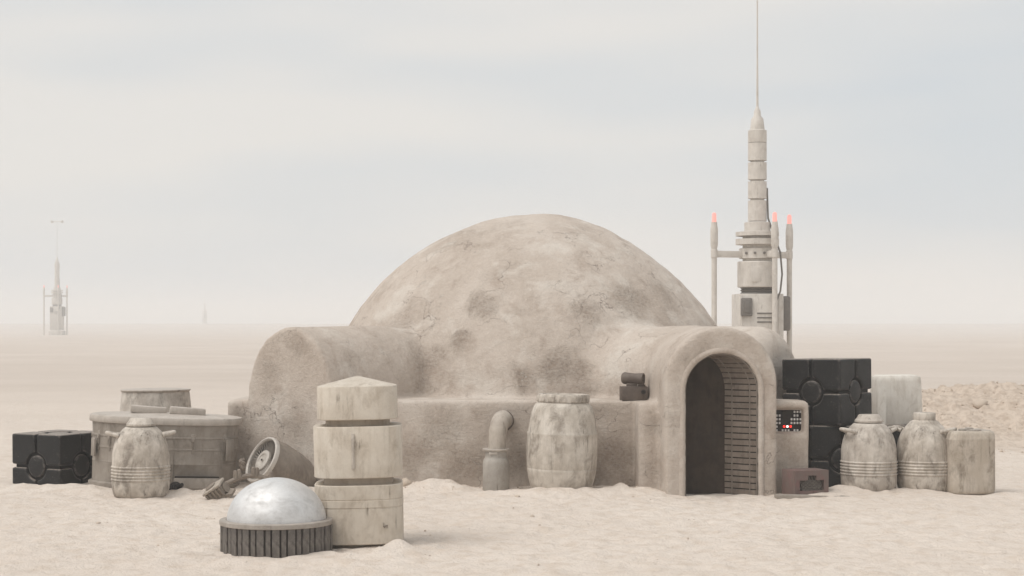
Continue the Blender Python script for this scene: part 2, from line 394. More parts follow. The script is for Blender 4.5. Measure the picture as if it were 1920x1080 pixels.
def ground_h(x, y):
    x = np.asarray(x, float); y = np.asarray(y, float)
    near = np.clip((34 - y) / 10, 0, 1) * np.clip((y - 6) / 2, 0, 1)
    h = .022 * vn2(x / 1.3, y / 1.6) + .10 * np.clip((y - 30) / 60, 0, 1) * vn2(x / 14, y / 18, 3)
    rt = np.clip((y - 370) / 600, 0, 1); h = h + 3.4 * rt * rt * (3 - 2 * rt)
    l1 = vn2(x / .30 + 9, y / .26, 5); l2 = vn2(x / .13, y / .12 + 4, 11); l3 = vn2(x / .062, y / .06, 17)
    h = h + near * (.016 * l1 + .016 * l2 + .010 * l3 - .008 * np.clip(vn2(x / .21 + 3, y / .24, 23) - .45, 0, 1) * 2)
    for a, d, rx, ry, hh in MOUNDS:
        q = ((x - PX(a, d)) / rx) ** 2 + ((y - d) / ry) ** 2
        h = h + hh * (.72 if d > 18 else .9) * np.exp(-q * 1.2) * (1 + .25 * l1 + .12 * l2)
    # dug-up earth bank on the right
    xs = np.clip((x - 5.3) / 1.5, 0, 1); xs = xs * xs * (3 - 2 * xs)
    t = np.clip((y - 24.4 - .5 * vn2(x / 1.2, y * 0, 31)) / 4.6, 0, 1); t2 = np.clip((34.5 - y) / 4.5, 0, 1)
    prof = np.clip(t * t * (3 - 2 * t), 0, 1) * (t2 * t2 * (3 - 2 * t2))
    rough = .16 * vn2(x / .9, y / .9, 41) + .11 * np.abs(vn2(x / .42, y / .5, 43)) + .06 * vn2(x / .2, y / .2, 47) + .07 * np.abs(vn2(x / .11, y / .11, 53))
    h = h + prof * xs * (.66 + rough * .75) + .10 * np.clip(prof * 4, 0, 1) * xs * (np.abs(vn2(x / .16, y / .2, 57)) - .25)
    return h
def grade(a, b, st, lo, hi, g):
    c = list(np.arange(a, b, st)); s_ = st; p = c[0]
    left = []
    while p > lo: s_ *= g; p -= s_; left.append(p)
    s_ = st; p = c[-1]; right = []
    while p < hi: s_ *= g; p += s_; right.append(p)
    return left[::-1] + c + right
gx = np.array(grade(-4.4, 5.2, .026, -3000, 5.25, 1.09)); gx = np.concatenate([gx, np.arange(gx[-1] + .04, 10.5, .045)])
s_, p_ = .045, gx[-1]; ext = []
while p_ < 3000: s_ *= 1.09; p_ += s_; ext.append(p_)
gx = np.concatenate([gx, ext])
gy = list(np.arange(10.2, 21, .032)) + list(np.arange(21, 35, .055)); s_, p_ = .055, gy[-1]
while p_ < 3000: s_ *= 1.06; p_ += s_; gy.append(p_)
s_, p_ = .032, gy[0]; lo = []
while p_ > -60: s_ *= 1.25; p_ -= s_; lo.append(p_)
gy = np.array(lo[::-1] + gy)
X, Y = np.meshgrid(gx, gy, indexing='ij'); Z = ground_h(X, Y)
nx, ny = X.shape; ii = np.arange(nx * ny).reshape(nx, ny)
F = np.stack([ii[:-1, :-1], ii[1:, :-1], ii[1:, 1:], ii[:-1, 1:]], -1).reshape(-1, 4)
g = obj('ground', np_mesh('ground', np.stack([X, Y, Z], -1).reshape(-1, 3), F, M_SAND)); g['kind'] = 'structure'
def gz(x, y): return float(ground_h(np.array([x]), np.array([y]))[0])

# ------------------------------------------------------------------ adobe house (one fused plaster surface, cut into its parts)
HS = .032
ox, oy, oz = -3.6, 18.2, -.2
hx, hy, hz = np.arange(ox, 3.75, HS), np.arange(oy, 26.0, HS), np.arange(oz, 3.45, HS)
GX, GY, GZ = np.meshgrid(hx.astype(np.float32), hy.astype(np.float32), hz.astype(np.float32), indexing='ij')
def rbox(lo, hi, r):
    c = [(a + b) / 2 for a, b in zip(lo, hi)]; e_ = [(b - a) / 2 - r for a, b in zip(lo, hi)]
    q = [np.abs(G - k) - m_ for G, k, m_ in zip((GX, GY, GZ), c, e_)]
    return np.sqrt(sum(np.maximum(k, 0) ** 2 for k in q)) + np.minimum(np.maximum(np.maximum(q[0], q[1]), q[2]), 0) - r
def archprism(c, din, rv, crown, zs, L0, L1, rho):
    du = (GX - c[0]) * din[0] + (GY - c[1]) * din[1]; dv = (GX - c[0]) * din[1] - (GY - c[1]) * din[0]
    hh = crown - zs; zz = np.maximum(GZ - zs, 0) * (rv / hh)
    f2 = (np.sqrt(dv ** 2 + zz ** 2) - rv) * min(1, hh / rv)
    a = f2 + rho; b = np.abs(du - (L0 + L1) / 2) - (L1 - L0) / 2 + rho
    return np.sqrt(np.maximum(a, 0) ** 2 + np.maximum(b, 0) ** 2) + np.minimum(np.maximum(a, b), 0) - rho
DC = (.265, 22.7)
rr_ = np.sqrt((GX - DC[0]) ** 2 + (GY - DC[1]) ** 2) / 2.85; zz_ = np.abs(GZ - .3) / 2.985
f_dome = ((rr_ ** 1.86 + zz_ ** 1.86) ** (1 / 1.86) - 1) * 2.6; del rr_, zz_
f_l = archprism((-2.54, 19.55), (.643, .766), .69, 1.8, .98, 0, 2.6, .05)
f_r = archprism((3.05, 19.66), (-.85, .53), .84, 1.8, .96, 0, 2.8, .28)
ED = (-.105, .9945); EC = (2.245, 18.5)
f_e = archprism(EC, ED, .61, 1.795, 1.19, 0, 2.0, .045)
f_w = np.minimum(rbox((-1.98, 19.3, -.5), (1.6, 21.5, .975), .04), rbox((-3.3, 20.0, -.5), (-2.3, 21.0, .95), .05))
f_w = np.minimum(f_w, rbox((1.37, 18.78, -.5), (1.95, 20.5, .972), .06))
f_p = rbox((2.72, 18.78, -.5), (3.23, 19.45, .985), .035)
PR = np.stack([f_dome, f_l, f_r, f_e, f_w, f_p])
f = smin(f_dome, f_l, .09); f = smin(f, f_r, .10); f = smin(f, f_w, .05); f = smin(f, f_e, .05); f = smin(f, f_p, .04)
msk = np.abs(f) < .13
px_, py_, pz_ = GX[msk], GY[msk], GZ[msk]
kk_ = np.array([.9, .55, .55, .4, .4, .3], np.float32)[PR[:, msk].argmin(0)]
f[msk] += kk_ * (.022 * vn3(px_ / .9, py_ / .9, pz_ / .8) + .008 * vn3(px_ / .2 + 5, py_ / .2, pz_ / .16) + .006 * vn3(px_ / .09, py_ / .09 + 3, pz_ / .075)).astype(np.float32)
TD, TW, TCR = .30, .40, 1.515          # depth, half width, crown of the door recess
TZ = TCR - TW
def rec_w(u): return TW - .09 * u      # the recess narrows and runs back to the left
def rec_c(u): return -.20 * u
du = (GX - EC[0]) * ED[0] + (GY - EC[1]) * ED[1]; dv = (GX - EC[0]) * ED[1] - (GY - EC[1]) * ED[0]
uu = du / TD; ww = rec_w(uu); zz = np.maximum(GZ - TZ, 0) * (ww / TW)
cutv = np.maximum(np.maximum((np.sqrt((dv - rec_c(uu)) ** 2 + zz ** 2) - ww - .006) * .75, du - TD - .02), -du - .3)
f = np.maximum(f, -cutv); del du, dv, uu, ww, zz, cutv
f = np.maximum(f, -rbox((2.84, 18.6, .635), (3.172, 18.87, .90), .006))
V, F = surface_nets(f, (ox, oy, oz), HS)
# which primitive each face belongs to
iv = np.clip(np.round((V - (ox, oy, oz)) / HS).astype(int), 0, np.array(f.shape) - 1)
lab_v = PR[:, iv[:, 0], iv[:, 1], iv[:, 2]].argmin(0)
lab = np.array([np.bincount(q, minlength=6).argmax() for q in lab_v[F]])
fn = np.cross(V[F[:, 2]] - V[F[:, 0]], V[F[:, 3]] - V[F[:, 1]]); vnm = np.zeros_like(V)
for k in range(4): np.add.at(vnm, F[:, k], fn)
vnm /= np.linalg.norm(vnm, axis=1)[:, None] + 1e-9
house = thing('adobe_house', 'pale plastered adobe house with a large dome and arched entrance', 'house', (0, 21, 0))
for li, nm in enumerate(['dome', 'vault', 'vault', 'entrance_arch', 'low_wall', 'pier']):
    fs = F[lab == li]
    if not len(fs): continue
    u, inv = np.unique(fs, return_inverse=True); inv = inv.reshape(fs.shape)
    me = np_mesh(nm, V[u] , inv, M_ADOBE)
    me.normals_split_custom_set_from_vertices([tuple(q) for q in vnm[u]])
    o = obj(nm, me, house, (0, -21, 0))
del GX, GY, GZ, PR, f, f_dome, f_l, f_r, f_e, f_w, f_p, msk
# doorway lining: mortar shell, tiles one by one, dark door at the back
EM = Matrix.Translation((EC[0], EC[1] - 21, 0)) @ Matrix(((ED[1], ED[0], 0, 0), (-ED[0], ED[1], 0, 0), (0, 0, 1, 0), (0, 0, 0, 1)))  # local: x right, y into house
def rec_pt(u, t, off=0.0):
    """point on the recess surface: u 0..1 in depth, t along the arch from the right foot to the left foot, off outward"""
    jl = TZ + .02; al = math.pi * TW; tot = 2 * jl + al; q = t * tot; w = rec_w(u) + off; h = TW + off
    if q < jl: x, z = w, q - .02
    elif q > jl + al: x, z = -w, (tot - q) - .02
    else:
        a = (q - jl) / TW; x, z = w * math.cos(a), TZ + h * math.sin(a)
    return EM @ Vector((x + rec_c(u), u * TD, z))
NT_ = 90
mb = MB(); vs = [rec_pt(u, i / NT_, o_) for o_ in (.004, .05) for u in (.03, 1.02) for i in range(NT_ + 1)]; k = NT_ + 1; fs = []
for i in range(NT_):
    fs += [(i, i + 1, k + i + 1, k + i), (2 * k + i + 1, 2 * k + i, 3 * k + i, 3 * k + i + 1), (i + 1, i, 2 * k + i, 2 * k + i + 1)]
mb.add(vs, fs); lining = part('doorway', mb, M_MORTAR, house)
NR = 53
for r in range(NR):
    t0, t1 = (r + .10) / NR, (r + .90) / NR
    for u0, u1 in ((.035, .215), (.255, .755), (.795, .99)):
        j = random.uniform(-.0015, .0015); c8 = [rec_pt(u, t, o_) for o_ in (-.012 + j, .008) for u, t in ((u0, t0), (u1, t0), (u1, t1), (u0, t1))]
        part('tile', MB().add(c8, [(0, 1, 2, 3), (7, 6, 5, 4), (0, 4, 5, 1), (1, 5, 6, 2), (2, 6, 7, 3), (3, 7, 4, 0)]), M_TILE, lining)
mb = MB(); TR = 72          # plaster collar round the opening
vs = []
for i in range(TR + 1):
    for (o_, u) in ((.03, .03), (-.002, .015), (.004, -.045), (.045, -.05), (.075, .06)):
        p = rec_pt(u, i / TR, o_ + .004 * random.uniform(-1, 1)); vs.append(p)
fs = [(5 * i + k, 5 * i + k + 1, 5 * i + k + 6, 5 * i + k + 5) for i in range(TR) for k in range(4)]
part('collar', MB().add(vs, fs), M_ADOBE, lining, sharp=0)
for u in (.02, .235, .775):
    part('rail', MB().tube([rec_pt(u, i / 80, -.008) for i in range(81)], .007, 6), M_RAIL, lining)
mb = MB(); pth = [rec_pt(1.0, i / 60, .03) for i in range(61)]; dy = Vector((0, .03, 0)); n2 = 61
mb.add([p for p in pth] + [p + dy for p in pth], [tuple(range(n2))[::-1], tuple(range(n2, 2 * n2))] + [(i, i + 1, n2 + i + 1, n2 + i) for i in range(n2 - 1)])
part('door', mb, M_DOOR, house, label='dark brown door panel at the back of the arch')
# control panel in the niche of the pier
pc = Vector((3.005, 18.868, .768)); pan = part('control_panel', MB().box((.335, .02, .27), bevel=.003), M_PANEL, house, (pc.x, pc.y - 21, pc.z), label='black control panel with white buttons and red lights')
rows_b = ["0000000111", "1110000110", "1110001111", "1110001111", "0100000000", "1101110110"]
mbb = MB()
for r, s_ in enumerate(rows_b):
    for c, ch in enumerate(s_):
        if ch == '1': mbb.box((.020, .010, .024), (-.150 + c * .0325, -.013, .10 - r * .0405), bevel=.003, seg=1)
part('buttons', mbb, M_BTN, pan, kind='stuff')
for c, m_ in ((-.035, M_RED), (0.0, M_WLED), (.035, M_RED)):
    part('indicator_light', MB().box((.024, .012, .022), (c, -.013, -.060), bevel=.004, seg=1), m_, pan)
part('screen', MB().box((.10, .006, .10), (-.005, -.012, .06), bevel=.002, seg=1), M_DARK, pan)

# ------------------------------------------------------------------ dark moulded crates
CS, CG = .735, .036
h_ = .0115; a_ = np.arange(-.02, CS / 2 + .03, h_, dtype=np.float32)
CX, CY, CZ = np.meshgrid(a_, a_, a_, indexing='ij')
def rb(lo, hi, r):
    c, e_ = (lo + hi) / 2, (hi - lo) / 2 - r; q = [np.abs(G - c) - e_ for G in (CX, CY, CZ)]
    return np.sqrt(sum(np.maximum(k, 0) ** 2 for k in q)) + np.minimum(np.maximum(np.maximum(q[0], q[1]), q[2]), 0) - r
fo = rb(CG / 2, CS / 2, .022)
for A_, B_, C_ in ((CX, CY, CZ), (CY, CZ, CX), (CZ, CX, CY)):
    cyl = np.maximum(.158 - np.sqrt(A_ ** 2 + B_ ** 2), -(C_ - (CS / 2 - .06)) * -1)
    d2 = .158 - np.sqrt(A_ ** 2 + B_ ** 2); d1 = (CS / 2 - .06) - C_
    cut = np.maximum(-d2, d1)          # inside the round recess
    hk = np.clip(.5 + .5 * ((-cut) - fo) / .016, 0, 1)
    fo = fo * (1 - hk) + (-cut) * hk + .016 * hk * (1 - hk)
CV, CF = surface_nets(fo, (a_[0],) * 3, h_)
ME_OCT = np_mesh('corner_panel', CV, CF, M_CRATE)
ME_DISC = MB().lathe([(.118, -.05), (.124, .0), (.124, .032), (.116, .042), (.10, .046), (0, .047)], 32).mesh('disc', M_CRATE)
ME_CORE = MB().box((CS - .075,) * 3).mesh('core', M_CORE)
def crate(label, loc, rz, tilt=(0, 0)):
    t = thing('storage_crate', label, 'crate', loc, (tilt[0], tilt[1], rz), 'dark moulded crates')
    c = CS / 2
    obj('core', ME_CORE, t, (0, 0, c))
    for flip in (0, 1):
        for k in range(4):
            o = obj('corner_panel', ME_OCT, t)
            o.matrix_local = Matrix.Translation((0, 0, c)) @ Matrix.Rotation(math.pi * flip, 4, 'X') @ Matrix.Rotation(k * math.pi / 2, 4, 'Z')
    for ax, an in (('X', 90), ('X', -90), ('Y', 90), ('Y', -90), ('X', 0), ('X', 180)):
        o = obj('disc', ME_DISC, t); o.matrix_local = Matrix.Translation((0, 0, c)) @ Matrix.Rotation(R_(an), 4, ax) @ Matrix.Translation((0, 0, CS / 2 - .052))
    return t
crate('dark moulded crate alone on the sand left of the round tank', (PX(108, 19.8), 19.86, -.15), R_(-29), (R_(.6), 0))
crate('bottom dark crate of the stack, standing on the sand behind the vent box', (PX(1572, 19.3) + .02, 19.36, -.03), R_(-4))
crate('top dark crate of the stack beside the arched entrance', (PX(1552, 19.4), 19.42, .706), R_(-40), (0, R_(-.6)))
crate('mostly hidden dark crate under the white bin', (PX(1680, 20.4), 20.35, -.075), R_(8))

# ------------------------------------------------------------------ ribbed cans
CANP = [(0, 0), (.255, 0), (.276, .012), (.288, .04), (.300, .09), (.303, .16)]
for k in range(5):
    z = .19 + k * .033; CANP += [(.301, z - .012), (.309, z - .004), (.311, z + .003), (.308, z + .010), (.301, z + .016)]
CANP += [(.301, .37), (.299, .44), (.292, .50), (.279, .56), (.262, .61), (.238, .66), (.208, .70), (.18, .728), (.163, .742)]
def handle(mb, side, z=.655, flat=True):
    pts = []
    for i in range(9):
        a = math.pi * i / 8; pts.append(Vector((side * (.225 + .125 * math.sin(a)), -.085 * math.cos(a), z + .03 * math.sin(a))))
    mb.tube(pts, [.026] + [.021] * 7 + [.026], 10)
def can(label, loc, rz, mat, tall=False, hscale=1., tilt=0, lidmat=None):
    t = thing('ribbed_can', label, 'can', loc, (0, tilt, rz), 'ribbed cans with side handles')
    z0 = .742
    body = CANP + ([(.128, .744), (.128, .755), (0, .755)] if not tall else [(.155, .758), (.12, .775), (.105, .78), (0, .78)])
    part('body', MB().lathe(body, 64), mat, t)
    if tall: part('lid', MB().lathe([(.12, .774), (.122, .78), (.122, .845), (.117, .853), (.104, .856), (0, .852)], 40), lidmat or mat, t)
    else: part('lid', MB().lathe([(.12, .752), (.150, .753), (.154, .757), (.154, .775), (.147, .781), (.130, .80), (.112, .832), (.104, .838), (.03, .840), (0, .840)], 20), lidmat or mat, t, sharp=25)
    for sd_ in (1, -1):
        m_ = MB(); handle(m_, sd_); part('handle', m_, mat, t)
    return t
can('stained ribbed can with a chamfered lid in front of the round tank', (PX(264, 18.36), 18.36, -.01), R_(12), M_CAN)
can('ribbed can with a chamfered lid nearest the stacked crates', (PX(1629, 18.9), 18.9, 0), R_(24), M_CAN2)
can('ribbed can with a plain round lid between two other cans', (PX(1733, 18.95), 18.95, -.0), R_(-36), M_CAN, True)

# ------------------------------------------------------------------ square can, white bin
t = thing('square_can', 'dented squarish cream can at the right end of the row', 'can', (PX(1815, 18.8), 18.8, -.01), (0, 0, R_(6)))
part('body', MB().lathe([(0, 0), (.225, 0), (.246, .012), (.257, .04), (.258, .10), (.256, .585), (.2585, .59), (.256, .60), (.254, .64), (.244, .668), (.222, .683), (.20, .684), (.185, .676), (0, .676)], 72, plan=sup(5, 1, .82)), mat_weathered('weathered_square', (.46, .40, .33), (.21, .17, .13), (.56, .50, .43), 1.1, seed=7.7), t)
part('ridge', MB().box((.16, .34, .014), (.11, 0, .683), bevel=.006), M_CAN2, t)
for x in (-.06, .07):
    part('cap', MB().lathe([(.045, .672), (.048, .695), (.04, .703), (0, .703)], 20, Matrix.Translation((x - .02, -.06 if x < 0 else .1, 0))), M_RIM, t)
part('spout', MB().tube([(-.08, -.17, .683), (0.03, -.175, .687), (.08, -.17, .69)], .013, 8), M_RIM, t)

t = thing('white_bin', 'tall whitish ridged bin standing on a dark crate', 'bin', (PX(1680, 20.35), 20.35, .655), (0, R_(-.6), R_(3)))
def ridge_plan(a):
    k = sup(4.5)(a)[0]; return (k * (1 + .012 * (1 if math.sin(a * 9) > .6 else 0)),) * 2
part('body', MB().lathe([(0, 0), (.265, 0), (.275, .015), (.262, .50), (.257, .545), (.248, .56), (.235, .562), (.225, .55), (.225, .50), (0, .50)], 144, plan=ridge_plan), M_WHITE, t)
part('lid_plate', MB().lathe([(.232, .553), (.232, .566), (.22, .572), (0, .575)], 72, plan=sup(4.5)), M_WHITE, t)

# ------------------------------------------------------------------ vent box and plank
vb = thing('vent_box', 'maroon metal vent box with a meshed opening below the control panel', 'vent box', (PX(1511, 18.45), 18.5, .0), (0, 0, R_(19)))
w_, dp, hh = .40, .30, .27
part('shell', MB().box((w_, dp - .05, hh), (0, .025, hh / 2), bevel=.004), M_VENT, vb)
mb = MB()     # front plate with a stepped opening: built from bars around the hole
zb = (.055, .165, .215)
for (x0, x1, z0, z1) in ((-.2, .2, 0, zb[0]), (-.2, -.145, zb[0], hh), (.145, .2, zb[0], hh), (-.145, -.045, zb[1], hh), (.055, .145, zb[1], hh), (-.045, .055, zb[2], hh)):
    mb.box((x1 - x0, .05, z1 - z0), ((x0 + x1) / 2, -dp / 2 + .0245, (z0 + z1) / 2))
part('front_plate', mb, M_VENT, vb)
mb = MB()
for s_ in (1, -1):
    for i in range(22):
        x = -.16 + i * .0155
        pts = []
        for q in (0, 1): pts.append((x + s_ * (.045 * (q - .5)), -dp / 2 + .018 + .004 * s_, zb[0] + q * (zb[1] - zb[0])))
        if min(pts[0][0], pts[1][0]) > -.15 and max(pts[0][0], pts[1][0]) < .15: mb.tube(pts, .0016, 4)
for i in range(6): mb.tube([(-.04 + i * .018, -dp / 2 + .018, zb[1]), (-.03 + i * .018, -dp / 2 + .018, zb[2])], .0016, 4)
part('mesh_grille', mb, M_RIM, vb)
part('dark_interior', MB().box((.32, .004, .2), (0, -dp / 2 + .046, .13)), M_DARK, vb)
pk = thing('plank', 'thin grey plank half buried in sand beneath the vent box', 'plank', (PX(1540, 18.25), 18.22, -.042), (0, R_(1.4), R_(1)))
part('board', MB().box((.98, .16, .05), (0, 0, .035), bevel=.004), M_TANK, pk)

# ------------------------------------------------------------------ large barrel
t = thing('plastic_barrel', 'large bulging stained barrel with a screw lid against the low wall', 'barrel', (PX(1052, 18.82) + .0, 18.82, -.01), (0, R_(1.3), R_(10)))
part('body', MB().lathe([(0, 0), (.29, 0), (.315, .02), (.345, .10), (.366, .18), (.376, .24), (.379, .262), (.376, .27), (.381, .28), (.386, .40), (.386, .52), (.382, .62), (.386, .64), (.385, .655), (.374, .67), (.362, .78), (.345, .87), (.325, .93), (.300, .965), (.275, .982), (.268, .995), (0, .995)], 72), M_BARREL, t)
part('lid', MB().lathe([(.270, .985), (.283, .990), (.285, 1.06), (.279, 1.072), (.262, 1.076), (.250, 1.068), (.242, 1.05), (0, 1.05)], 56), M_CAN, t)
for i in range(14):
    a = 2 * math.pi * i / 14
    part('lid_lug', MB().box((.012, .075, .06), (.284 * math.cos(a), .284 * math.sin(a), 1.025), (0, 0, a), bevel=.005, seg=1), M_CAN, t)

# ------------------------------------------------------------------ metal can and elbow pipe
cx = PX(930, 18.95)
t = thing('metal_can', 'slim grey metal can with a flanged rim under the elbow pipe', 'can', (cx, 18.95, -.015))
part('body', MB().lathe([(0, 0), (.14, 0), (.146, .012), (.145, .30), (.143, .335), (.132, .362), (.122, .375), (.117, .39), (.117, .45), (0, .45)], 40), M_ALU, t)
part('rim', MB().lathe([(.117, .445), (.142, .456), (.148, .464), (.148, .474), (.135, .478), (.118, .476), (0, .47)], 40), M_LIGHTM, t)
part('plate', MB().box((.09, .008, .026), (-.03, -.119, .432), bevel=.003), M_LIGHTM, t)
pts = [(cx + .01, 18.95, .44), (cx + .015, 18.95, .55), (cx + .022, 18.95, .64), (cx + .032, 18.965, .70), (cx + .045, 19.0, .745), (cx + .06, 19.06, .772), (cx + .075, 19.14, .772), (cx + .085, 19.22, .755), (cx + .09, 19.33, .735)]
t = obj('elbow_pipe', MB().tube(pts, [.096, .098, .099, .10, .10, .10, .10, .10, .10], 24).mesh('elbow_pipe', M_PIPE)); tag(t, 'thick bent clay pipe curving from the low wall into the slim can', 'pipe')
part('collar', MB().tube([pts[-2], (Vector(pts[-1]) + Vector(pts[-2])) / 2], .112, 24), M_GADGET, t)

# ------------------------------------------------------------------ gadget on the ledge
t = thing('spotlight', 'small brown cylinder on a box, sitting on the low wall ledge', 'gadget', (PX(1188, 19.40), 19.41, .972))
part('base_box', MB().box((.295, .16, .155), (0, 0, .078), (0, 0, R_(6)), bevel=.006), M_GADGET, t)
part('dial', MB().lathe([(.026, 0), (.026, .012), (.017, .014), (.015, .004), (0, .004)], 16, Matrix.Translation((.105, -.088, .095)) @ Matrix.Rotation(R_(90), 4, 'X')), M_DARK, t)
part('bracket', MB().box((.12, .07, .04), (-.02, 0, .172), bevel=.008), M_GADGET, t)
part('foot_plate', MB().box((.085, .07, .02), (.09, 0, .166), bevel=.004), M_GADGET, t)
part('barrel', MB().lathe([(0, -.125), (.055, -.125), (.066, -.108), (.068, -.09), (.062, -.03), (.058, .02), (.062, .08), (.066, .11), (.066, .122), (.048, .124), (.046, .112), (.022, .112), (.020, .120), (0, .120)], 28,
     Matrix.Translation((-.005, 0, .243)) @ Matrix.Rotation(R_(-22), 4, 'Z') @ Matrix.Rotation(R_(92), 4, 'Y')), M_GADGET, t)

# ------------------------------------------------------------------ segmented post in the foreground
t = thing('segmented_post', 'tall cream post of three stacked blocks with a pyramid cap', 'post', (PX(675, 14.42), 14.42, -.015), (0, R_(-1.0), R_(3)))
sq = sup(3.3, .965, .965)
def blk(name, prof, mat=M_CREAM, pl=sq): return part(name, MB().lathe(prof, 96, plan=pl), mat, t)
b = blk('lower_block', [(0, .0), (.27, 0), (.272, .035), (.374, .036), (.379, .042), (.379, .325), (.3755, .328), (.3755, .334), (.3815, .338), (.3815, .392), (.3755, .395), (.3755, .40), (.379, .404), (.378, .512), (.372, .518), (0, .518)])
blk('neck', [(.30, .51), (.30, .59)], M_NECK)
b2 = blk('middle_block', [(0, .576), (.372, .576), (.378, .582), (.38, .99), (.375, .997), (0, .997)])
blk('neck', [(.275, .99), (.275, 1.06)], M_NECK)
blk('cap', [(0, 1.05), (.34, 1.05), (.346, 1.056), (.343, 1.315), (.338, 1.323), (0, 1.405)])
part('handle_bar', MB().box((.026, .026, .29), (-.03, -.369, .80), bevel=.006), M_CAN, b2)
mb = MB()     # small dark painted mark low on the right
for (x0, z0, x1, z1) in ((-.016, .026, -.012, -.018), (-.012, -.016, -.001, .000), (.001, .010, .004, -.018), (.004, -.002, .014, .006), (.014, .008, .016, -.020), (-.022, -.008, -.014, .004)):
    mb.tube([(x0, 0, z0), (x1, 0, z1)], .0022, 5)
part('mark', mb, M_GADGET, b, (.225, -.352, .185), (0, 0, R_(14)))

# ------------------------------------------------------------------ silver dome on a fluted drum
t = thing('domed_cover', 'scuffed silver dome on a dark fluted drum in the foreground', 'domed drum', (PX(518.5, 13.95), 13.95, -.02))
part('dome', MB().lathe([(.398 * math.cos(a), .255 + .345 * math.sin(a)) for a in [R_(x) for x in range(0, 90, 4)]] + [(0, .600)], 96), M_SILVER, t)
dr = part('drum', MB().lathe([(0, 0), (.432, 0), (.432, .235), (0, .235)], 80), M_DARK, t)
part('rim', MB().lathe([(.40, .228), (.452, .228), (.4565, .233), (.4565, .262), (.452, .267), (.405, .270), (.40, .262)], 96), M_RIM, t)
slats = [MB().box((.026, w, .235), bevel=.004, seg=1).mesh('flute', M_FLUTE) for w in (.040, .058)]
a = 0.; i = 0
while a < 2 * math.pi - .08:
    wide = (i % 2 == 0); st = .072 if wide else .145 - .072 - .012
    w = .058 if wide else .040
    a += (w / 2 + .006) / .436
    rr2 = .436 if wide else .430
    obj('flute', slats[1 if wide else 0], dr, (rr2 * math.cos(a), rr2 * math.sin(a), .1145), (0, 0, a))
    a += (w / 2 + .006) / .436; i += 1

# ------------------------------------------------------------------ round tank with latches, drum behind
tk = thing('round_tank', 'wide brown lidded tank with metal latches behind the stained can', 'tank', (PX(306, 19.45), 19.5, -.02), (0, R_(2.0), R_(2)))
pl = sup(2.35, 1, .66)
part('body', MB().lathe([(0, 0), (.84, 0), (.84, .07), (.80, .085), (.80, .30), (.803, .303), (.803, .315), (.80, .318), (.805, .46), (.812, .463), (.812, .478), (.806, .482), (.806, .585), (.815, .59), (.815, .605), (.807, .61), (.815, .745), (0, .745)], 128, plan=pl), M_TANK, tk)
part('lid', MB().lathe([(.80, .735), (.842, .742), (.848, .752), (.848, .80), (.838, .815), (.80, .823), (0, .845)], 128, plan=pl), M_TANKL, tk)
for (x, y) in ((-.32, -.02), (.12, -.04)):
    part('lid_bar', MB().box((.40, .12, .085), (x + .12, y, .872), (0, R_(3), R_(8)), bevel=.018), M_TANKL, tk)
def on_tank(a, r=1.0):
    k = pl(a); return Vector((.806 * k[0] * math.cos(a) * r, .806 * k[1] * math.sin(a) * r, 0))
lm = MB().box((.046, .016, .095), (0, 0, .04), bevel=.005, seg=1).box((.03, .026, .05), (0, -.012, .02), bevel=.004, seg=1).box((.022, .016, .12), (0, 0, -.07), bevel=.004, seg=1).tube([(-.012, -.014, .02), (-.012, -.018, -.06), (.012, -.018, -.06), (.012, -.014, .02)], .0045, 6).mesh('latch', M_TANK)
for px_ in (168, 192, 214, 316, 370, 425):
    x = (px_ - 306) * 19.2 / FPX
    best = min((abs(on_tank(-q).x - x), q) for q in np.linspace(.02, math.pi - .02, 400))[1]
    p = on_tank(-best); tn = (on_tank(-best + .02) - on_tank(-best - .02)); ang = math.atan2(tn.y, tn.x)
    obj('latch', lm, tk, p + Vector((0, 0, .56)), (0, 0, ang))
part('side_plate', MB().box((.12, .02, .24), (.76, -.30, .47), (0, 0, R_(58)), bevel=.004), M_TANK, tk)
part('side_plate', MB().box((.10, .02, .20), (-.74, -.33, .46), (0, 0, R_(-58)), bevel=.004), M_TANK, tk)
part('skirt_panel', MB().box((.50, .03, .16), (.44, -.53, .085), (R_(-6), 0, R_(14)), bevel=.006), M_TANK, tk)
part('skirt_slot', MB().box((.48, .02, .016), (.44, -.521, .178), (0, 0, R_(14))), M_DARK, tk)
part('seam', MB().tube([on_tank(-1.36, 1.0) + Vector((0, 0, z)) for z in (.09, .45, .60, .73)], .006, 6), M_TANK, tk)
t = thing('rubble_wheel', 'small dark metal knob lying in the sand beside the stained can', 'scrap', (PX(329, 18.75), 18.75, .04), (R_(70), R_(20), R_(30)))
part('hub', MB().lathe([(0, -.05), (.045, -.05), (.05, -.03), (.075, -.02), (.075, .02), (.05, .03), (.04, .05), (0, .05)], 16), M_DARK, t)
part('stem', MB().tube([(0, 0, 0), (.02, .02, .12)], .022, 8), M_DARK, t)

t = thing('tapered_drum', 'pale tapered drum with a flared lip behind the round tank', 'drum', (PX(293, 21.3), 21.3, -.02), (0, R_(-.4), 0))
part('shell', MB().lathe([(0, 0), (.46, 0), (.465, .03), (.46, .3), (.438, .75), (.412, 1.0), (.405, 1.025), (0, 1.025)], 64), M_CAN2, t)
part('lip', MB().lathe([(.402, 1.015), (.412, 1.018), (.428, 1.036), (.426, 1.045), (.40, 1.05), (0, 1.052)], 64), M_TANKL, t)

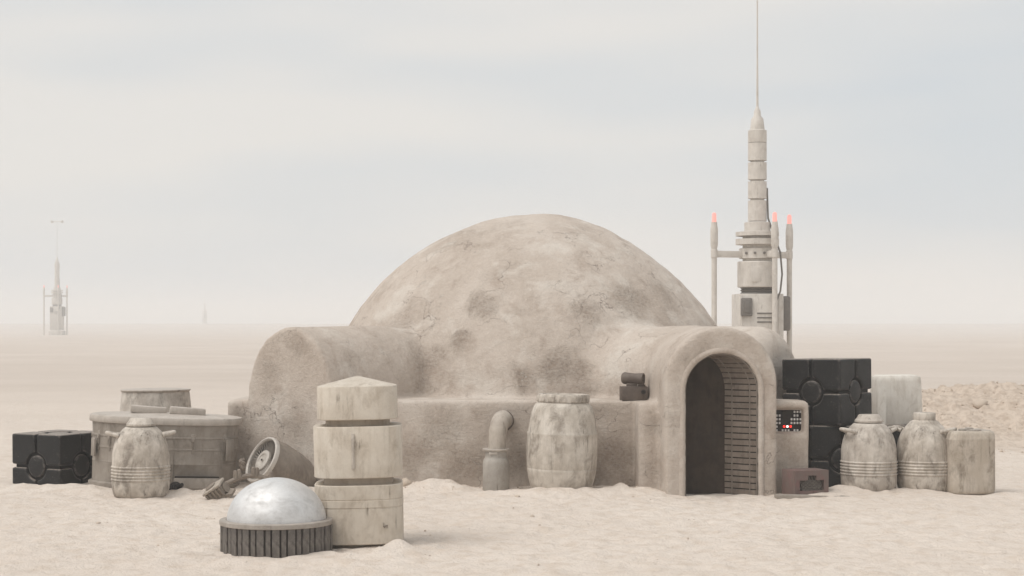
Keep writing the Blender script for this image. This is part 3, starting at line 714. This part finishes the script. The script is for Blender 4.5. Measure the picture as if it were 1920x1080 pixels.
# ------------------------------------------------------------------ turbine, toothed arc, gear block
fc = P(491, 862, 18.85)
axis = Vector((.70, .54, -.46)).normalized()      # from the fan face back into the casing
q = axis.to_track_quat('Z', 'Y').to_matrix().to_4x4()
t = thing('turbine', 'scrapped engine casing with an exposed fan of thin blades', 'engine', (fc.x, fc.y, 0))
TM = Matrix.Translation((0, 0, fc.z)) @ q @ Matrix.Scale(1.12, 4)
cas = part('casing', MB().lathe([(.232, .012), (.240, .02), (.243, .10), (.250, .14), (.246, .20), (.235, .34), (.215, .46), (.17, .55), (.08, .585), (0, .59)], 56, TM, cap=False), M_RUST, t)
part('intake_ring', MB().lathe([(.214, .05), (.212, -.004), (.222, -.016), (.238, -.012), (.243, .01), (.240, .03), (.235, .04)], 64, TM, cap=False), M_LIGHTM, t)
part('recess', MB().lathe([(0, .075), (.226, .075), (.226, .08), (0, .08)], 48, TM), M_DARK, t)
mb = MB()
for i in range(40):
    mb.box((.105, .0035, .022), (.158, 0, .03), (R_(38), 0, 0), bevel=0) if False else mb.bm((lambda b: (bmesh.ops.create_cube(b, size=1), bmesh.ops.scale(b, vec=(.105, .0035, .032), verts=b.verts), b)[2])(bmesh.new()),
        TM @ Matrix.Rotation(2 * math.pi * i / 40, 4, 'Z') @ Matrix.Translation((.160, 0, .03)) @ Matrix.Rotation(R_(40), 4, 'X'))
part('fan_blades', mb, M_RIM, t, kind='stuff')
part('hub', MB().lathe([(0, .0), (.012, .0), (.013, .012), (.03, .014), (.062, .006), (.066, -.002), (.074, -.004), (.104, .004), (.107, .04), (0, .045)][::-1], 40, TM), M_LIGHTM, t)
part('hub_bolt', MB().lathe([(0, -.006), (.010, -.006), (.010, .01), (0, .01)], 10, TM), M_DARK, t)
part('port', MB().lathe([(0, -.02), (.05, -.02), (.05, .02), (.036, .026), (.034, .034), (0, .036)], 16, Matrix.Translation((.33, .06, .245)) @ Euler((R_(62), 0, R_(28))).to_matrix().to_4x4()), M_RUST, t)
for k_, (x, y, z) in enumerate(((.44, .12, .20), (.24, 0.02, .23), (.40, .05, .29))):
    part('bolt', MB().lathe([(0, -.02), (.018, -.02), (.018, .016), (.010, .03), (0, .03)], 10, Matrix.Translation((x, y, z)) @ Euler((R_(62), 0, R_(28))).to_matrix().to_4x4()), M_RUST, t)
mb = MB()
for i in range(9): mb.box((.03 + .02 * random.random(),) * 3, (-.215 + .02 * random.uniform(-1, 1), .02 * random.uniform(-1, 1), fc.z - .10 + .10 * i / 8), (random.random() * 3, random.random() * 3, 0), bevel=.006, seg=1)
part('fuel_fitting', mb, M_RUST, t)

ac = P(470, 922, 18.25)
t = thing('toothed_arc', 'broken curved strip with stubby teeth leaning on the engine', 'scrap', (ac.x, ac.y, 0))
arc = []
for i in range(15):
    u = i / 14; arc.append(Vector((-.26 + .50 * u, -.02 + .10 * u, .12 + .10 * math.sin(math.pi * (u * .85 + .05)))))
part('strip', MB().tube(arc, .026, 8), M_RUST, t)
for u in (.20, .30, .54, .64, .92):
    p = arc[int(round(u * 14))]
    part('tooth', MB().lathe([(0, 0), (.028, 0), (.026, .055), (.021, .062), (.020, .085), (.014, .094), (0, .095)], 10, Matrix.Translation(p) @ Euler((R_(12), R_(-8 + 14 * u), 0)).to_matrix().to_4x4()), M_RUST, t)
part('broken_end', MB().box((.10, .06, .05), arc[0] + Vector((-.02, 0, -.01)), (0, R_(-20), 0), bevel=.012), M_RUST, t)

bc = P(407, 926, 17.95)
t = thing('gear_block', 'broken ribbed gear housing lying tilted on the sand', 'scrap', (bc.x, bc.y, .085), (R_(28), R_(-30), R_(-24)))
part('housing', MB().box((.21, .15, .10), bevel=.016), M_RUST, t)
part('cover', MB().box((.235, .17, .028), (0, 0, .062), bevel=.009), mat_plain('dusty_cover', (.36, .315, .265), .8, 0, .2), t)
part('cover_cap', MB().lathe([(.06, .07), (.058, .088), (.04, .094), (0, .095)], 18, Matrix.Translation((-.03, .01, 0))), M_RUST, t)
for i in range(5): part('rib', MB().tube([(-.085 + i * .043, -.078, -.052), (-.085 + i * .043, -.082, .045)], .014, 8), M_RUST, t)
part('stub', MB().lathe([(0, -.10), (.045, -.10), (.05, -.02), (.06, 0)], 12, Matrix.Translation((.12, 0, -.02)) @ Matrix.Rotation(R_(90), 4, 'Y')), M_RUST, t)
part('lower_plate', MB().box((.16, .12, .03), (.09, -.02, -.07), (0, R_(18), 0), bevel=.006), M_RUST, t)
t = thing('flat_bar', 'thin rusty bar lying flat on the sand beside the tank', 'scrap', (PX(362, 18.75), 18.75, .03), (0, 0, R_(2)))
part('bar', MB().box((.21, .03, .016), (0, 0, .006), bevel=.003), M_RUST, t); part('bar_end', MB().box((.03, .05, .022), (-.10, 0, .006), bevel=.004), M_RUST, t)

# ------------------------------------------------------------------ antenna masts (plain round column, cabinet, three lamp posts)
def mast(label, loc, rz, sc=1.0, dish=False):
    t = thing('antenna_mast', label, 'mast', loc, (0, 0, rz), 'antenna masts in the desert'); t.scale = (sc,) * 3
    part('footing', MB().box((1.2, 1.2, .5), (0, 0, .15), bevel=.03), M_MAST, t)
    cab = part('cabinet', MB().box((1.02, .95, 2.1), (0, 0, 1.50), bevel=.02), M_MAST, t)
    part('door_panel', MB().box((.62, .012, 1.3), (.06, -.478, 1.65), bevel=.004), M_MAST, cab)
    part('meter_box', MB().box((.26, .10, .42), (-.36, -.52, 2.24), bevel=.03).box((.12, .04, .25), (-.36, -.57, 2.24), bevel=.01), M_MASTD, cab)
    part('side_unit', MB().box((.22, .55, .80), (.60, -.06, 2.10), bevel=.05), M_MASTD, cab)
    for x_ in (-.46, .40): part('seam_strip', MB().box((.03, .016, 1.9), (x_, -.482, 1.55), bevel=.004), M_MAST, cab)
    part('vent_slot', MB().box((.34, .02, .03), (.06, -.486, 2.1)).box((.34, .02, .03), (.06, -.486, 2.0)).box((.34, .02, .03), (.06, -.486, 1.9)), M_MASTD, cab)
    part('cable', MB().tube([(.30, -.50, 2.3), (.42, -.52, 2.6), (.50, -.36, 3.0), (.47, -.30, 3.5), (.34, -.22, 3.9), (.23, -.1, 4.3), (.22, -.04, 5.0)], .022, 8), M_MASTD, t)
    for bx_ in range(6): part('bolt', MB().lathe([(0, 0), (.03, 0), (.03, .03), (0, .03)], 8, Matrix.Translation((.42 * math.cos(-.4 - bx_ * .5), .42 * math.sin(-.4 - bx_ * .5), 3.485)) @ Matrix.Rotation(R_(90), 4, 'Y') if False else Matrix.Translation((.42 * math.cos(-.4 - bx_ * .5), .42 * math.sin(-.4 - bx_ * .5), 3.485)) @ Matrix.Rotation(-.4 - bx_ * .5, 4, 'Z') @ Matrix.Rotation(R_(90), 4, 'Y')), M_MASTD, t)
    part('hatch', MB().box((.24, .02, .36), (-.12, -.452, 3.0), bevel=.006), M_MAST, t)
    part('bellows', MB().lathe([(.33, 2.54), (.40, 2.56), (.36, 2.60), (.40, 2.63), (.36, 2.66), (.40, 2.69), (.33, 2.72)], 32), M_MASTD, t)
    part('drum', MB().lathe([(0, 2.70), (.44, 2.70), (.46, 2.72), (.46, 3.28), (.44, 3.30), (0, 3.30)], 40), M_MAST, t)
    part('collar', MB().lathe([(.34, 3.30), (.34, 3.36), (.42, 3.37), (.42, 3.60), (.34, 3.61), (.34, 3.68), (.50, 3.69), (.50, 3.82), (.34, 3.83), (.34, 3.88), (.50, 3.89), (.50, 3.98), (.30, 4.0), (.30, 4.20), (.22, 4.22)], 40), M_MAST, t)
    z = 6.05; zs_ = [4.2, 4.72, 5.16, 5.60, 6.05]
    for a_, b_ in zip(zs_, zs_[1:]):
        part('column_section', MB().lathe([(.16, a_), (.16, a_ + .03), (.215, a_ + .035), (.215, b_ - .01), (.16, b_ - .005), (.16, b_)], 36), M_MAST, t)
    part('nose', MB().lathe([(.21, z), (.215, z + .02), (.215, z + .28), (.17, z + .30), (.14, z + .55), (.085, z + .62), (.075, z + .74), (.05, z + .78), (.03, z + .84), (0, z + .84)], 28), M_MAST, t)
    part('antenna', MB().tube([(0, 0, z + .8), (0, 0, z + 1.9), (0, 0, 10.2)], [.028, .018, .012], 8), M_MAST, t)
    if dish: part('cross_arm', MB().tube([(-.45, 0, 10.0), (.45, 0, 10.0)], .03, 6).lathe([(0, -.1), (.12, -.1), (.12, .1), (0, .1)], 10, Matrix.Translation((-.45, 0, 10.0))).lathe([(0, -.1), (.12, -.1), (.12, .1), (0, .1)], 10, Matrix.Translation((.45, 0, 10.0))), M_MAST, t)
    for x, y in ((-1.07, -.32), (.27, -.62), (.81, .25)):
        rad = math.hypot(x, y); an = math.degrees(math.atan2(y, x))
        part('arm', MB().box((rad, .10, .15), (x / 2, y / 2, 3.46), (0, 0, R_(an)), bevel=.01), M_MAST, t)
        p = part('lamp_post', MB().lathe([(0, -.1), (.062, -.1), (.062, 3.37), (.078, 3.38), (.078, 3.56), (.062, 3.57), (.085, 3.66), (.088, 4.02), (.07, 4.12), (.068, 4.19), (0, 4.19)], 20, Matrix.Translation((x, y, 0))), M_MAST, t)
        part('lamp', MB().lathe([(.052, 4.18), (.05, 4.36), (.035, 4.40), (0, 4.41)], 16, Matrix.Translation((x, y, 0))), M_LAMP, p)
    return t
mast('tall beige antenna mast rising behind the arched entrance', (PX(1420, 40), 40, 0), R_(4))
mast('hazy antenna mast standing on the plain at the far left', (PX(107, 350), 350, 0), R_(0), 2.3, True)
mast('tiny faint antenna mast on the horizon, the most distant one', (PX(384, 900), 900, gz(PX(384, 900), 900) - .2), R_(40), 1.65)

# ------------------------------------------------------------------ stones and clods
def stone_mesh(seed, n=2):
    b = bmesh.new(); bmesh.ops.create_icosphere(b, subdivisions=n, radius=1); rs = np.random.default_rng(seed); o = rs.random(3) * 20
    for v in b.verts:
        p = np.array(v.co); k = 1 + .45 * float(vn3(*(p * 1.1 + o))) + .18 * float(vn3(*(p * 2.7 + o))); v.co = Vector(p * k)
    return MB().bm(b)
for (lb, a, py, d, sx, sy, sz) in [
    ('largest pale boulder lying on the earth bank at right', 1838, 742, 27.6, .11, .10, .09),
    ('rounded grey stone against the wall right of the segmented post', 762, 902, 19.1, .075, .06, .06),
    ('small flat dark stone on the sand before the bulging barrel', 970, 922, 18.0, .035, .03, .02),
    ('small stone on the sand mound left of the entrance', 1195, 905, 18.7, .04, .03, .03),
    ('tiny stone lying on the open sand at the far left', 184, 982, 15.7, .022, .02, .012),
    ('tiny brown stone in the middle of the bare foreground sand', 998, 970, 16.2, .022, .02, .014)]:
    x = PX(a, d); m_ = stone_mesh(int(a)); o = obj('stone', m_.mesh('stone', M_STONE, 0), None, (x, d, gz(x, d) + sz * .25), (0, 0, a)); o.scale = (sx, sy, sz); tag(o, lb, 'stone')
bases = [stone_mesh(100 + k, 1) for k in range(8)]
mb = MB(); rs = random.Random(3)
for i in range(2200):
    x = rs.uniform(5.6, 12.5); y = rs.uniform(24.2, 31); s_ = .007 + .026 * rs.random() ** 7
    b = rs.choice(bases)
    mb.add(b.v, b.f, Matrix.Translation((x, y, gz(x, y) + s_ * .15)) @ Euler((rs.random() * 6, rs.random() * 6, rs.random() * 6)).to_matrix().to_4x4() @ Matrix.Diagonal((s_, s_ * rs.uniform(.6, 1), s_ * rs.uniform(.5, .9), 1)))
for i in range(330):     # crumbs scattered on the near sand and along the wall foot
    if i < 90: x, y = rs.uniform(-4.5, 4.8), rs.uniform(11.5, 18.6)
    else: x, y = rs.uniform(-2.0, 1.6), rs.uniform(18.75, 19.25)
    s_ = .004 + .009 * rs.random() ** 3; b = rs.choice(bases)
    mb.add(b.v, b.f, Matrix.Translation((x, y, gz(x, y) + s_ * .2)) @ Euler((rs.random() * 6, rs.random() * 6, 0)).to_matrix().to_4x4() @ Matrix.Diagonal((s_, s_, s_ * .6, 1)))
o = obj('earth_clods', mb.mesh('earth_clods', M_STONE, 0, False)); o['kind'] = 'stuff'; o['label'] = 'loose earth clods scattered over the bank and sand'; o['category'] = 'clods'

# ------------------------------------------------------------------ haze
hb = bpy.data.materials.new('haze_air'); hb.use_nodes = True; hn = hb.node_tree; hn.nodes.clear()
pv = hn.nodes.new('ShaderNodeVolumePrincipled'); pv.inputs['Color'].default_value = (.98, .98, .975, 1); pv.inputs['Density'].default_value = .0018
ho = hn.nodes.new('ShaderNodeOutputMaterial'); hn.links.new(pv.outputs[0], ho.inputs['Volume'])
h0 = MB().box((6400, 3400, 26), (0, 1500, 26 / 2 - 2.5)); o = obj('haze', h0.mesh('haze', hb, 0, False)); o['kind'] = 'stuff'; o['label'] = 'dusty desert haze filling the air'; o['category'] = 'haze'
